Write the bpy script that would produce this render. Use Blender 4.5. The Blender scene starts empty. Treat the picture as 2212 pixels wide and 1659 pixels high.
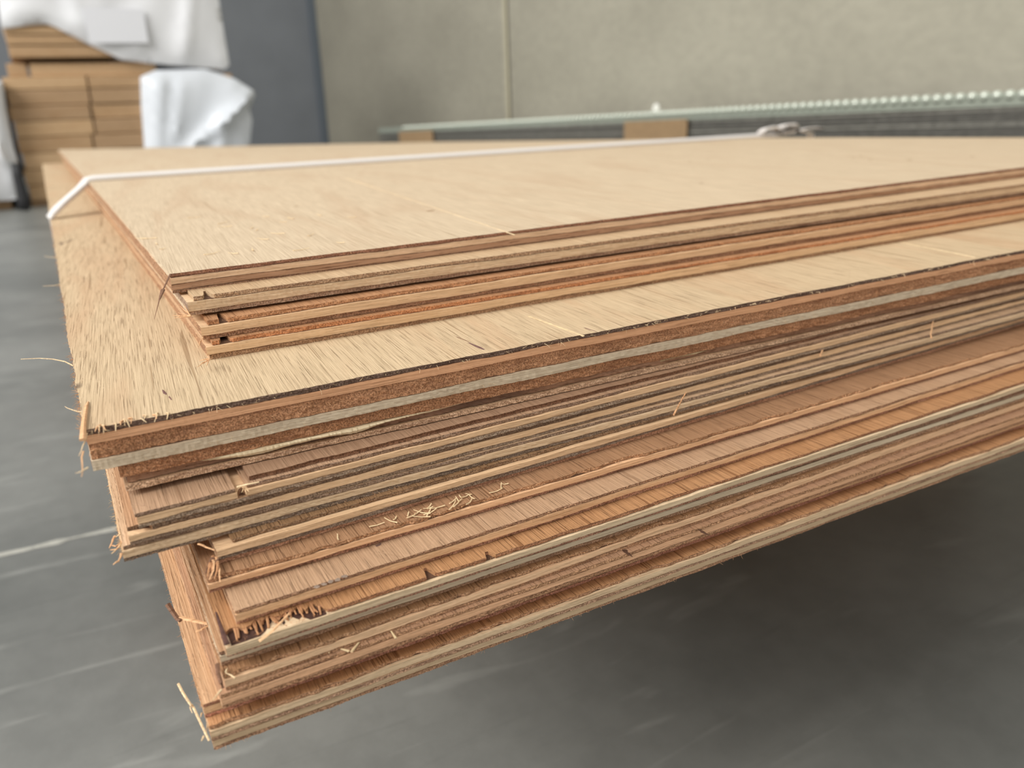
import bpy, bmesh, math, random
import numpy as np
from mathutils import Matrix, Vector
from mathutils.geometry import delaunay_2d_cdt

scene = bpy.context.scene
COL = scene.collection
rng = np.random.default_rng(7)
random.seed(7)

# ------------------------------------------------------------------ camera
W, H = 2212, 1659
FPX = 1765.1
_dX = np.array([0.87351066, -0.18810749, 0.44899298])    # world axes seen in the camera frame (x right, y down, z forward)
_dY = np.array([-0.4855531, -0.27056281, 0.83128452])
_dZ = np.array([-0.03489005, -0.94414582, -0.32767567])
M = np.array([_dX, _dY, _dZ])
CAM = np.array([0.00582916, -0.31246425, 0.10598168])
cam_data = bpy.data.cameras.new('camera')
cam = bpy.data.objects.new('camera', cam_data)
COL.objects.link(cam)
R = Matrix(((M[0][0], -M[0][1], -M[0][2]), (M[1][0], -M[1][1], -M[1][2]), (M[2][0], -M[2][1], -M[2][2])))
q = R.to_quaternion()
cam.rotation_mode = 'QUATERNION'
cam.rotation_quaternion = q
cam.location = CAM
cam_data.sensor_fit = 'HORIZONTAL'
cam_data.sensor_width = 36.0
cam_data.lens = 36.0 * FPX / W
cam_data.clip_start = 0.01
cam_data.clip_end = 100
cam_data.dof.use_dof = True
cam_data.dof.focus_distance = 0.36
cam_data.dof.aperture_fstop = 8.6
scene.camera = cam

# ------------------------------------------------------------------ world, light, exposure
world = bpy.data.worlds.new('world')
scene.world = world
world.use_nodes = True
bg = world.node_tree.nodes['Background']
bg.inputs['Color'].default_value = (1.0, 0.99, 0.97, 1)
bg.inputs['Strength'].default_value = 0.74
ld = bpy.data.lights.new('added_key_light', 'AREA')  # unseen soft key light, added high on the left to light the stack
ld.shape = 'RECTANGLE'; ld.size = 6.0; ld.size_y = 4.0
ld.energy = 560
ld.color = (1.0, 0.985, 0.95)
lo_ = bpy.data.objects.new('added_key_light', ld)
COL.objects.link(lo_)
lo_.location = (-5.3, 0.7, 4.5)
lo_.rotation_euler = (Vector((0.6, 0.6, 0)) - Vector(lo_.location)).to_track_quat('-Z', 'Y').to_euler()
scene.view_settings.view_transform = 'Standard'
scene.view_settings.look = 'None'
scene.view_settings.exposure = 0.24
scene.view_settings.gamma = 1.0
scene.view_settings.use_curve_mapping = False


# ------------------------------------------------------------------ helpers
def ray(px, py):
    return M @ np.array([px - W / 2, py - H / 2, FPX])


def at_z(px, py, z):
    r = ray(px, py)
    return CAM + r * ((z - CAM[2]) / r[2])


def at_y(px, py, y):
    r = ray(px, py)
    return CAM + r * ((y - CAM[1]) / r[1])


def at_x(px, py, x):
    r = ray(px, py)
    return CAM + r * ((x - CAM[0]) / r[0])


def lin(c):
    return tuple(((v / 255) / 12.92 if v / 255 <= 0.04045 else ((v / 255 + 0.055) / 1.055) ** 2.4) for v in c)


def tag(o, label=None, cat=None, group=None, kind=None):
    if label: o['label'] = label
    if cat: o['category'] = cat
    if group: o['group'] = group
    if kind: o['kind'] = kind
    return o


def empty(name, loc, rz=0.0):
    o = bpy.data.objects.new(name, None)
    COL.objects.link(o)
    o.empty_display_size = 0.02
    o.location = loc
    o.rotation_euler = (0, 0, rz)
    return o


def mesh_obj(name, verts, faces, mat, parent=None, smooth=False):
    me = bpy.data.meshes.new(name)
    me.from_pydata([tuple(map(float, v)) for v in verts], [], faces)
    me.validate()
    if smooth:
        me.polygons.foreach_set('use_smooth', [True] * len(me.polygons))
    me.materials.append(mat)
    o = bpy.data.objects.new(name, me)
    COL.objects.link(o)
    if parent: o.parent = parent
    return o


def box_data(x0, x1, y0, y1, z0, z1, b=0.0):
    """box with chamfered edges"""
    bm = bmesh.new()
    m = bmesh.ops.create_cube(bm, size=1.0)
    for v in bm.verts:
        v.co = Vector(((x0 + x1) / 2 + v.co.x * (x1 - x0), (y0 + y1) / 2 + v.co.y * (y1 - y0), (z0 + z1) / 2 + v.co.z * (z1 - z0)))
    if b > 0:
        bmesh.ops.bevel(bm, geom=list(bm.edges), offset=b, segments=1, affect='EDGES')
    bm.verts.index_update()
    V = [tuple(v.co) for v in bm.verts]
    F = [[v.index for v in f.verts] for f in bm.faces]
    bm.free()
    return V, F


class MB:
    def __init__(s): s.v = []; s.f = []

    def add(s, V, F):
        n = len(s.v); s.v += list(V); s.f += [[i + n for i in f] for f in F]

    def box(s, *a): s.add(*box_data(*a))

    def build(s, name, mat, parent=None, smooth=False): return mesh_obj(name, s.v, s.f, mat, parent, smooth)


def tube_data(pts, r0, r1, sides=5, flat=1.0):
    """tapered tube along a polyline; flat<1 squashes it into a sliver"""
    pts = [np.array(p, float) for p in pts]
    n = len(pts)
    V = []; F = []
    for i, p in enumerate(pts):
        d = pts[min(i + 1, n - 1)] - pts[max(i - 1, 0)]
        d /= (np.linalg.norm(d) + 1e-12)
        a = np.cross(d, [0, 0, 1]) if abs(d[2]) < .9 else np.cross(d, [0, 1, 0])
        a /= np.linalg.norm(a); b = np.cross(d, a)
        r = r0 + (r1 - r0) * i / (n - 1)
        for k in range(sides):
            t = 2 * math.pi * k / sides
            V.append(p + a * r * math.cos(t) + b * r * flat * math.sin(t))
    for i in range(n - 1):
        for k in range(sides):
            k2 = (k + 1) % sides
            F.append([i * sides + k, i * sides + k2, (i + 1) * sides + k2, (i + 1) * sides + k])
    F.append(list(range(sides))[::-1]); F.append([(n - 1) * sides + k for k in range(sides)])
    return V, F


def noise1(x, scale, seed):
    """smooth 1-d value noise in [-1,1]"""
    r = np.random.default_rng(seed).uniform(-1, 1, 4096)
    t = np.asarray(x, float) / scale + 700.37
    i = np.floor(t).astype(int); f = t - i
    f = f * f * (3 - 2 * f)
    return r[i % 4096] * (1 - f) + r[(i + 1) % 4096] * f


def sstep(x, a, b):
    t = np.clip((np.asarray(x, float) - a) / (b - a), 0, 1)
    return t * t * (3 - 2 * t)


# ------------------------------------------------------------------ materials
MATS = {}


def base_mat(name):
    m = bpy.data.materials.new(name); m.use_nodes = True
    nt = m.node_tree
    return m, nt, nt.nodes['Principled BSDF']


def N(nt, kind, **kw):
    n = nt.nodes.new(kind)
    for k, v in kw.items():
        if k in n.inputs: n.inputs[k].default_value = v
        else: setattr(n, k, v)
    return n


def ramp(nt, src, p0, p1, c0=(0, 0, 0, 1), c1=(1, 1, 1, 1)):
    r = nt.nodes.new('ShaderNodeValToRGB')
    r.color_ramp.elements[0].position = p0; r.color_ramp.elements[0].color = c0
    r.color_ramp.elements[1].position = p1; r.color_ramp.elements[1].color = c1
    nt.links.new(src, r.inputs[0])
    return r.outputs['Color']


def mix(nt, a, b, fac, blend='MIX'):
    n = nt.nodes.new('ShaderNodeMix'); n.data_type = 'RGBA'; n.blend_type = blend
    for s, v in ((n.inputs['Factor'], fac), (n.inputs['A'], a), (n.inputs['B'], b)):
        if hasattr(v, 'links') or isinstance(v, bpy.types.NodeSocket): nt.links.new(v, s)
        else: s.default_value = v if isinstance(v, (int, float)) else (*v[:3], 1)
    return n.outputs['Result']


def math_n(nt, op, a, b=None):
    n = nt.nodes.new('ShaderNodeMath'); n.operation = op
    for s, v in ((n.inputs[0], a), (n.inputs[1], b)):
        if v is None: continue
        if isinstance(v, bpy.types.NodeSocket): nt.links.new(v, s)
        else: s.default_value = v
    return n.outputs[0]


def soft(c, k=0.78):
    g = 0.35 * c[0] + 0.5 * c[1] + 0.15 * c[2]
    return tuple(g + (v - g) * k for v in c)


def wood(face, end, axis='Y', pore=0.5, blotch=0.35, blotch_col=None, skew=0.0, bump=0.5, stain=0.0):
    """solid wood: long fibres run along one axis, so faces show streaks and sawn ends show speckle"""
    key = (face, end, axis, pore, blotch, blotch_col, skew, bump, stain)
    if key in MATS: return MATS[key]
    m, nt, P = base_mat('wood_%d' % len(MATS))
    MATS[key] = m
    if axis == 'X': face = tuple(min(.88, v * 1.36) for v in face)
    end = tuple(v * 1.42 for v in end)
    wm = lambda c: tuple(min(.92, a * b) for a, b in zip(soft(c), (1.0, 1.0, 1.0) if axis == 'Y' else (1.03, 0.99, 0.97)))
    face = wm(face); end = wm(end); blotch_col = wm(blotch_col) if blotch_col else None
    L = nt.links
    tc = N(nt, 'ShaderNodeTexCoord'); oi = N(nt, 'ShaderNodeObjectInfo')
    off = nt.nodes.new('ShaderNodeVectorMath'); off.operation = 'SCALE'; off.inputs[0].default_value = (7.3, 5.1, 3.7)
    L.new(oi.outputs['Random'], off.inputs['Scale'])
    add = nt.nodes.new('ShaderNodeVectorMath'); add.operation = 'ADD'
    L.new(tc.outputs['Object'], add.inputs[0]); L.new(off.outputs[0], add.inputs[1])
    rot = N(nt, 'ShaderNodeMapping'); rot.inputs['Rotation'].default_value = (0, 0, math.radians(skew))
    L.new(add.outputs[0], rot.inputs[0])

    def streak(across, along, detail=3.0, rough=0.6, dist=0.0):
        mp = N(nt, 'ShaderNodeMapping')
        mp.inputs['Scale'].default_value = (across, along, across) if axis == 'Y' else (along, across, across)
        L.new(rot.outputs[0], mp.inputs[0])
        n = N(nt, 'ShaderNodeTexNoise', Scale=1.0, Detail=detail, Roughness=rough, Distortion=dist)
        L.new(mp.outputs[0], n.inputs['Vector'])
        return n.outputs['Fac']

    g1 = streak(1500, 26, 4.0)            # fibre streaks
    g2 = streak(2300, 34, 2.0, 0.5, 0.2)  # open pores
    g3 = streak(22, 3.5, 3.0, 0.55, 1.2)  # board-wide figure
    g4 = streak(90, 5.0, 2.0)
    tone = mix(nt, (0.80, 0.77, 0.73), (1.12, 1.12, 1.11), ramp(nt, g1, 0.32, 0.68))
    c = mix(nt, face, tone, 1.0, 'MULTIPLY')
    bc = blotch_col or tuple(v * k for v, k in zip(face, (0.80, 0.71, 0.60)))
    c = mix(nt, c, bc, math_n(nt, 'MULTIPLY', ramp(nt, g3, 0.5, 0.72), blotch))
    c = mix(nt, c, tuple(v * 1.10 for v in face), math_n(nt, 'MULTIPLY', ramp(nt, g4, 0.5, 0.8), 0.2))
    pm = ramp(nt, g2, 0.60, 0.68)
    c = mix(nt, c, tuple(v * k for v, k in zip(face, (0.38, 0.30, 0.24))), math_n(nt, 'MULTIPLY', pm, pore))
    g5 = streak(420, 7.0, 1.0, 0.4, 0.15)
    c = mix(nt, c, tuple(v * k for v, k in zip(face, (0.45, 0.36, 0.28))), math_n(nt, 'MULTIPLY', ramp(nt, g5, 0.69, 0.715), pore))
    if stain > 0:
        st = streak(70, 14, 2.0, 0.5, 0.6)
        c = mix(nt, c, (0.035, 0.012, 0.016), math_n(nt, 'MULTIPLY', ramp(nt, st, 0.735, 0.765), stain))
    # sawn end grain of the same timber: darker, speckled
    e1 = N(nt, 'ShaderNodeTexNoise', Scale=1500.0, Detail=2.0); L.new(add.outputs[0], e1.inputs['Vector'])
    e2 = N(nt, 'ShaderNodeTexNoise', Scale=1.0, Detail=3.0)
    em_ = N(nt, 'ShaderNodeMapping'); em_.inputs['Scale'].default_value = (70, 200, 620) if axis == 'Y' else (200, 70, 620)
    L.new(add.outputs[0], em_.inputs[0]); L.new(em_.outputs[0], e2.inputs['Vector'])
    ec = mix(nt, end, mix(nt, (0.55, 0.5, 0.45), (1.4, 1.38, 1.35), ramp(nt, e1.outputs['Fac'], 0.36, 0.64)), 1.0, 'MULTIPLY')
    ec = mix(nt, ec, tuple(v * k for v, k in zip(end, (0.5, 0.42, 0.4))), math_n(nt, 'MULTIPLY', ramp(nt, e2.outputs['Fac'], 0.5, 0.7), 0.7))
    geo = N(nt, 'ShaderNodeNewGeometry'); sep = N(nt, 'ShaderNodeSeparateXYZ')
    vt = N(nt, 'ShaderNodeVectorTransform'); vt.vector_type = 'NORMAL'; vt.convert_from = 'WORLD'; vt.convert_to = 'OBJECT'
    L.new(geo.outputs['True Normal'], vt.inputs[0]); L.new(vt.outputs[0], sep.inputs[0])
    k = math_n(nt, 'ABSOLUTE', sep.outputs['Y' if axis == 'Y' else 'X'])
    em = ramp(nt, k, 0.45, 0.75)
    c = mix(nt, c, ec, em)
    L.new(c, P.inputs['Base Color'])
    P.inputs['Roughness'].default_value = 0.72
    P.inputs['Specular IOR Level'].default_value = 0.25
    bp = N(nt, 'ShaderNodeBump', Strength=bump, Distance=0.0006)
    h = math_n(nt, 'SUBTRACT', g1, math_n(nt, 'MULTIPLY', pm, 0.8))
    h2 = mix(nt, h, e1.outputs['Fac'], em)
    L.new(h2, bp.inputs['Height'])
    L.new(bp.outputs[0], P.inputs['Normal'])
    return m


def plain(name, col, rough=0.6, metal=0.0, spec=0.4, nscale=0, namt=0.2, bump=0.0, sheen=0.0):
    m, nt, P = base_mat(name)
    P.inputs['Roughness'].default_value = rough; P.inputs['Metallic'].default_value = metal
    P.inputs['Specular IOR Level'].default_value = spec
    if nscale:
        tc = N(nt, 'ShaderNodeTexCoord')
        n = N(nt, 'ShaderNodeTexNoise', Scale=float(nscale), Detail=5.0, Roughness=0.6)
        nt.links.new(tc.outputs['Object'], n.inputs['Vector'])
        c = mix(nt, tuple(v * (1 - namt) for v in col), tuple(min(1, v * (1 + namt)) for v in col), ramp(nt, n.outputs['Fac'], 0.3, 0.7))
        nt.links.new(c, P.inputs['Base Color'])
        if bump:
            bp = N(nt, 'ShaderNodeBump', Strength=bump, Distance=0.01)
            nt.links.new(n.outputs['Fac'], bp.inputs['Height']); nt.links.new(bp.outputs[0], P.inputs['Normal'])
    else:
        P.inputs['Base Color'].default_value = (*col, 1)
    return m


def concrete(name, c0, c1, scuff=0.0, rough=0.55, stretch=(1, 1, 1)):
    m, nt, P = base_mat(name)
    L = nt.links
    tc = N(nt, 'ShaderNodeTexCoord'); mp = N(nt, 'ShaderNodeMapping'); mp.inputs['Scale'].default_value = stretch
    L.new(tc.outputs['Object'], mp.inputs[0])
    n1 = N(nt, 'ShaderNodeTexNoise', Scale=2.2, Detail=4.0, Roughness=0.5, Distortion=0.2); L.new(mp.outputs[0], n1.inputs['Vector'])
    n2 = N(nt, 'ShaderNodeTexNoise', Scale=26.0, Detail=5.0, Roughness=0.65); L.new(mp.outputs[0], n2.inputs['Vector'])
    c = mix(nt, c0, c1, ramp(nt, n1.outputs['Fac'], 0.32, 0.68))
    c = mix(nt, c, mix(nt, (0.93, 0.93, 0.93), (1.06, 1.06, 1.06), ramp(nt, n2.outputs['Fac'], 0.35, 0.65)), 1.0, 'MULTIPLY')
    if scuff:
        m2 = N(nt, 'ShaderNodeMapping'); m2.inputs['Scale'].default_value = (3.2, 17, 1); m2.inputs['Rotation'].default_value = (0, 0, 0.22)
        L.new(tc.outputs['Object'], m2.inputs[0])
        n3 = N(nt, 'ShaderNodeTexNoise', Scale=1.7, Detail=3.0, Roughness=0.5, Distortion=0.9); L.new(m2.outputs[0], n3.inputs['Vector'])
        c = mix(nt, c, tuple(min(1, v * 2.0) for v in c1), math_n(nt, 'MULTIPLY', ramp(nt, n3.outputs['Fac'], 0.60, 0.76), scuff))
        m3 = N(nt, 'ShaderNodeMapping'); m3.inputs['Scale'].default_value = (2.0, 30, 1); m3.inputs['Rotation'].default_value = (0, 0, -0.35)
        L.new(tc.outputs['Object'], m3.inputs[0])
        n4 = N(nt, 'ShaderNodeTexNoise', Scale=1.9, Detail=2.0, Distortion=1.2); L.new(m3.outputs[0], n4.inputs['Vector'])
        c = mix(nt, c, tuple(v * 0.5 for v in c0), math_n(nt, 'MULTIPLY', ramp(nt, n4.outputs['Fac'], 0.63, 0.78), scuff * 0.8))
    L.new(c, P.inputs['Base Color'])
    P.inputs['Roughness'].default_value = rough
    bp = N(nt, 'ShaderNodeBump', Strength=0.15, Distance=0.004); L.new(n2.outputs['Fac'], bp.inputs['Height']); L.new(bp.outputs[0], P.inputs['Normal'])
    return m


# ------------------------------------------------------------------ the setting
ZF = -0.36
floor_mat = concrete('floor_concrete', lin((102, 104, 101)), lin((134, 135, 131)), scuff=0.30, rough=0.4)
fm = MB(); fm.box(-9, 2.75, -6, 9.2, ZF - 0.15, ZF)
floor = fm.build('floor', floor_mat); tag(floor, 'grey polished concrete warehouse floor with pale scuffs', kind='structure')

XW = 2.7
jd = ray(1096, 200); YJ = CAM[1] + (XW - CAM[0]) / jd[0] * jd[1]
cd_ = ray(703, 250); YC = CAM[1] + (XW - CAM[0]) / cd_[0] * cd_[1]
wall_mat = concrete('wall_concrete', lin((155, 150, 135)), lin((167, 162, 146)), rough=0.7, stretch=(1, .55, 1))
wr = empty('wall_right', (XW, 0, ZF)); tag(wr, 'pale concrete tilt panel wall with a sealed vertical joint', kind='structure')
for a, b in ((-6.0, YJ - 0.035), (YJ + 0.035, YC + 0.2)):
    pm_ = MB(); pm_.box(0, 0.16, a, b, 0, 5.5, 0.012); pm_.build('panel', wall_mat, wr)
jm = MB(); jm.box(0.012, 0.1, YJ - 0.05, YJ + 0.05, 0, 5.4)
jo = jm.build('joint_sealant', plain('sealant', lin((186, 178, 152)), 0.8), wr)
jm = MB(); jm.box(0.004, 0.03, YJ - 0.034, YJ - 0.012, 0, 5.4)
jm.build('joint_groove', plain('joint_dark', lin((92, 88, 76)), 0.9), wr)
grey_mat = plain('grey_steel_door', lin((122, 126, 131)), 0.5, 0.0, 0.4, 3, 0.06)
wb = MB(); wb.box(-9, XW, YC, YC + 0.15, ZF, 5.2)
wbo = wb.build('wall_back', grey_mat); tag(wbo, 'plain blue grey end wall behind the timber packs', kind='structure')
tm = MB(); tm.box(XW - 0.07, XW - 0.0, YC - 0.05, YC - 0.001, ZF, 5.2, 0.004)
tag(tm.build('trim_1', plain('dark_trim', lin((96, 104, 112)), 0.5)), 'dark vertical corner strip between grey end wall and concrete wall', kind='structure')

# ------------------------------------------------------------------ plywood
def droop(X, Y):
    s = 0.008 + 0.019 * np.clip(X, 0, 1.3)
    e = np.asarray(Y, float) - 0.60
    return s * (np.sqrt(e * e + 0.012) + e) * 0.5


LU, LV = 1.205, 2.35


def steps(maxd, d0, k):
    out = [0.0]
    while out[-1] < maxd:
        out.append(out[-1] + d0 + k * out[-1])
    return np.array(out)


US = steps(0.86, 0.0010, 0.0042); US = np.append(US[US < 0.85], [0.9, 0.98, 1.06, 1.14, LU])
VS = steps(2.2, 0.0011, 0.014); VS = np.append(VS[VS < 2.2], [LV])
UC = np.concatenate([np.arange(0, .6, .012), [.7, .8, .95, 1.08, LU]])
VC = np.concatenate([np.arange(0, .5, .02), [.6, .75, .9, 1.1, 1.3, 1.6, 1.9, 2.15, LV]])


class Sheet:
    def __init__(s, label, corner, ang, ztop, name='plywood_sheet', lv=LV, lu=LU):
        s.X, s.Y = corner; s.slope = math.tan(ang); ang = 0.0; s.zt = ztop; s.lv = lv; s.lu = lu
        s.o = empty(name, (s.X, s.Y, ztop), ang)
        tag(s.o, label, 'plywood sheet')
        s.ca, s.sa = math.cos(ang), math.sin(ang)

    def world(s, u, v):
        return s.X + u * s.ca - v * s.sa, s.Y + u * s.sa + v * s.ca

    def local(s, p):
        """world point to sheet coordinates"""
        dx, dy = p[0] - s.X, p[1] - s.Y
        return np.array([dx * s.ca + dy * s.sa, -dx * s.sa + dy * s.ca, p[2] - s.zt])

    def ply(s, name, mat, z0, z1, fo=0.0, lo=0.0, rf=0.0002, rl=0.0002, K=3, recess=None, recl=None, seed=0, wt=None, wb=None,
            wamp=0.00018, coarse=False, u0=0.0, u1=None, grain=False):
        """one veneer layer: top at z0, bottom at z1 (negative, below the sheet's top)"""
        rg = np.random.default_rng(seed + 11)
        us = UC if coarse else US; vs = VC if coarse else VS
        u1 = u1 or s.lu
        if u0 > 0 or u1 < s.lu:
            us = np.concatenate([[0], us[(us > u0 + .0005) & (us < u1 - .0005)] - u0, [u1 - u0]])
        else:
            us = us * (s.lu / LU)
        vs = vs * (s.lv / LV)
        nu, nv = len(us), len(vs)
        ucoord = u0 + lo + us * (u1 - u0 - lo) / (u1 - u0)
        base_f = fo + s.slope * ucoord + (recess(ucoord) if recess else 0 * us) + rf * 0.9 * noise1(ucoord, 0.012, seed + 1) + rf * 0.7 * noise1(ucoord, 0.045, seed + 2)
        v_c = base_f[0] + vs * (s.lv - base_f[0]) / s.lv
        base_l = u0 + lo + (recl(v_c) if recl else 0 * vs) + rl * 0.9 * noise1(v_c, 0.014, seed + 3) + rl * 0.8 * noise1(v_c, 0.06, seed + 4)
        base_l = base_l - (base_l[0] - (u0 + lo)) * np.exp(-vs / 0.002)
        rings = []
        for k in range(K + 1):
            jf = rf * rg.uniform(-.6, .6, nu) * (1 if not coarse else 0)
            jl = rl * rg.uniform(-.6, .6, nv) * (1 if not coarse else 0)
            jl[0] = 0
            t = k / K
            front = np.stack([ucoord, base_f + jf], 1)
            left = np.stack([base_l + jl, v_c], 1)
            # loop: front left->right, right/back corner, left back->front
            pts = np.concatenate([front, [[u1, s.lv]], left[::-1][:-1]])
            arc = np.concatenate([ucoord, [9.0], 20 + v_c[::-1][:-1]])
            zz = z0 + (z1 - z0) * t
            dz = np.zeros(len(pts))
            if wt is not None: dz += (1 - t) * (wamp * noise1(arc, 0.011, wt) + 1.6 * wamp * noise1(arc, 0.05, wt + 1))
            if wb is not None: dz += t * (wamp * noise1(arc, 0.011, wb) + 1.6 * wamp * noise1(arc, 0.05, wb + 1))
            if not coarse: dz += 0.00006 * rg.uniform(-1, 1, len(pts))
            rings.append((pts, zz + dz))
        n = len(rings[0][0])
        # interior points
        gu = np.concatenate([[.02, .05, .09], np.arange(.16, s.lu - .05, .15)]); gv = np.concatenate([[.02, .05, .1, .18], np.arange(.3, s.lv - .08, .2)])
        G = []
        for a in gu:
            if not (u0 + lo + .008 < a < u1 - .008): continue
            for b in gv:
                fa = np.interp(a, ucoord, base_f)
                la = np.interp(b, v_c, base_l)
                if b > fa + .01 and a > la + .008: G.append((a, b))
        mid = rings[0][0]
        P2 = [Vector((float(p[0]), float(p[1]))) for p in mid] + [Vector(g) for g in G]
        res = delaunay_2d_cdt(P2, [], [list(range(n))], 1, 1e-7)
        ov, of, orig = res[0], res[2], res[3]
        mp = {}
        ok = True
        for i, o_ in enumerate(orig):
            if o_: mp[i] = o_[0]
            else: ok = False
        tris = [[mp[i] for i in f] for f in of if all(i in mp for i in f)]
        m = len(G)
        V = []
        for pts, zz in rings:
            for p, z in zip(pts, zz):
                V.append((p[0], p[1], z))
        off_t = len(V)
        for g in G: V.append((g[0], g[1], z0))
        off_b = len(V)
        for g in G: V.append((g[0], g[1], z1))
        V = np.array(V)
        wx, wy = s.world(V[:, 0], V[:, 1])
        V[:, 2] -= droop(wx, wy)
        F = []
        for k in range(K):
            for i in range(n):
                j = (i + 1) % n
                F.append([k * n + i, (k + 1) * n + i, (k + 1) * n + j, k * n + j])
        bt = K * n
        for t in tris:
            F.append([i if i < n else off_t + i - n for i in t])
            F.append([(bt + i) if i < n else off_b + i - n for i in t][::-1])
        return mesh_obj(name, V, F, mat, s.o)


GLUE = plain('glue_line', lin((96, 68, 50)), 0.8, nscale=300, namt=0.35)


def stack_layers(sh, layers, seed, gl=0.00028, fo_amp=0.0004):
    """layers: (name, thickness, material, kind, extra dict). thin recessed glue lines between"""
    z = 0.0
    rg = np.random.default_rng(seed)
    n = len(layers)
    for i, (name, th, mat, kind, ex) in enumerate(layers):
        ex = dict(ex)
        wt = seed * 31 + i * 7 if i > 0 else None
        wb = seed * 31 + (i + 1) * 7 if i < n - 1 else None
        d = dict(rf=0.00033 if kind == 'end' else 0.00010, rl=0.00012 if kind == 'end' else 0.00025, K=3,
                 fo=rg.uniform(0, fo_amp) if kind == 'end' else 0.0, seed=seed * 101 + i * 13, wt=wt, wb=wb)
        d.update(ex)
        sh.ply(name, mat, z, z - th, **d)
        z -= th
        if i < n - 1:
            nx = layers[i + 1][4]
            fo = max(ex.get('fo', 0), nx.get('fo', 0)) + 0.00045
            lo = max(ex.get('lo', 0), nx.get('lo', 0)) + 0.0004
            rc = ex.get('recess') or nx.get('recess')
            sh.ply('glue_line', GLUE, z + 0.00008, z - gl - 0.00008, fo=fo, lo=lo, rf=0.0001, rl=0.0001, K=1, seed=seed * 101 + i * 13 + 6,
                   wt=seed * 31 + (i + 1) * 7, wb=seed * 31 + (i + 1) * 7, coarse=True, recess=rc)
            z -= gl
    return z


C = lin
f_pale = C((210, 185, 149)); f_thick = C((208, 178, 134)); f_orange = C((190, 132, 78)); f_tan = C((196, 152, 112)); f_warm = C((205, 160, 114))
e_dark = C((136, 98, 70)); e_brown = C((146, 108, 72)); e_grey = C((142, 120, 98)); e_rust = C((176, 112, 58)); e_blk = C((104, 76, 60))
c_light = C((206, 170, 124)); c_pale = C((200, 172, 132)); c_grey = C((188, 172, 144)); c_pink = C((212, 165, 116)); c_brown = C((172, 130, 98)); c_or = C((208, 152, 102))
SK = 4.0


def chip(uc, wd, depth, sharp=0.0012):
    """a notch torn out of a front edge"""
    return lambda u: depth * (sstep(u, uc - wd / 2 - sharp, uc - wd / 2) - sstep(u, uc + wd / 2, uc + wd / 2 + sharp))


def corner_of(px_l, px_r, z):
    a = at_z(*px_l, z); b = at_z(*px_r, z)
    return (a[0], a[1]), math.atan2(b[1] - a[1], b[0] - a[0])


SHEETS = {}
# --- the four thin sheets on top
T_T = 0.0082
tdefs = [  # name, label, core corner px, px far right, layers
    ('T4', 'lowest of four thin plywood sheets on the thick panel, rusty orange upper veneer', (445, 750), (2212, 460),
     [('face_veneer', .0017, wood(f_orange, e_rust, pore=.7), 'end', dict(fo=.001, lo=.003, recess=chip(.009, .0022, .012))), ('core', .0040, wood(c_light, e_brown, 'X', .35), 'long', {}),
      ('back_veneer', .0019, wood(f_warm, e_brown), 'end', dict(fo=.0003, lo=.001))]),
    ('T3', 'third plywood sheet from top with split veneer and dark slit above it', (433, 707), (2212, 431),
     [('face_veneer', .0018, wood(f_orange, C((168, 116, 70)), pore=.7), 'end', dict(fo=.002, lo=.0035, recess=chip(.0105, .0012, .014))), ('core', .0039, wood(c_light, e_brown, 'X', .35), 'long', {}),
      ('back_veneer', .0019, wood(f_warm, C((148, 106, 72))), 'end', dict(fo=.0006))]),
    ('T2', 'second plywood sheet from top with pale frayed core and chipped corner', (405, 654), (2212, 403),
     [('face_veneer', .0019, wood(C((204, 168, 122)), C((160, 126, 92)), pore=.3), 'end', dict(fo=.0006, lo=.003, recess=chip(.0095, .0014, .010))), ('core', .0040, wood(c_pale, e_grey, 'X', .3), 'long', dict(rf=.00022)),
      ('back_veneer', .0019, wood(f_pale, C((158, 126, 98))), 'end', dict(fo=.0008))]),
]
zt = 0.0
for key, lab, pl, pr, layers in tdefs:
    top = zt + sum(l[1] for l in layers) + .00056
    core_z = top - layers[0][1] - .0003
    cnr, ang = corner_of(pl, pr, core_z)
    sh = Sheet(lab, cnr, ang, top)
    stack_layers(sh, layers, {'T4': 4, 'T3': 3, 'T2': 2}[key])
    SHEETS[key] = sh
    zt = top + (.0012 if key == 'T3' else 0.0002)
top = zt + .0084
cnr, ang = corner_of((366, 592), (2212, 361), top)
sh = Sheet('topmost plywood sheet with long smooth pale face and a seam running across it', cnr, ang, top)
SHEETS['T1'] = sh
seam_p = sh.local(at_z(1110, 507, top)); seam_u = seam_p[0]
top_mat = wood(f_pale, C((138, 92, 66)), pore=.22, blotch=.42, skew=SK, bump=.28, blotch_col=C((190, 150, 108)))
ly = [('face_veneer', .0018, top_mat, 'end', dict(fo=.0004)), ('crossband', .0029, wood(C((206, 172, 134)), e_brown, 'X', .3), 'long', {}),
      ('core', .0027, wood(C((168, 128, 94)), e_brown, 'X', .9, blotch=.7), 'long', dict(fo=.0002)), ('back_veneer', .0010, wood(f_warm, e_dark), 'end', dict(fo=.0003))]
stack_layers(sh, ly, 1)
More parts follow.
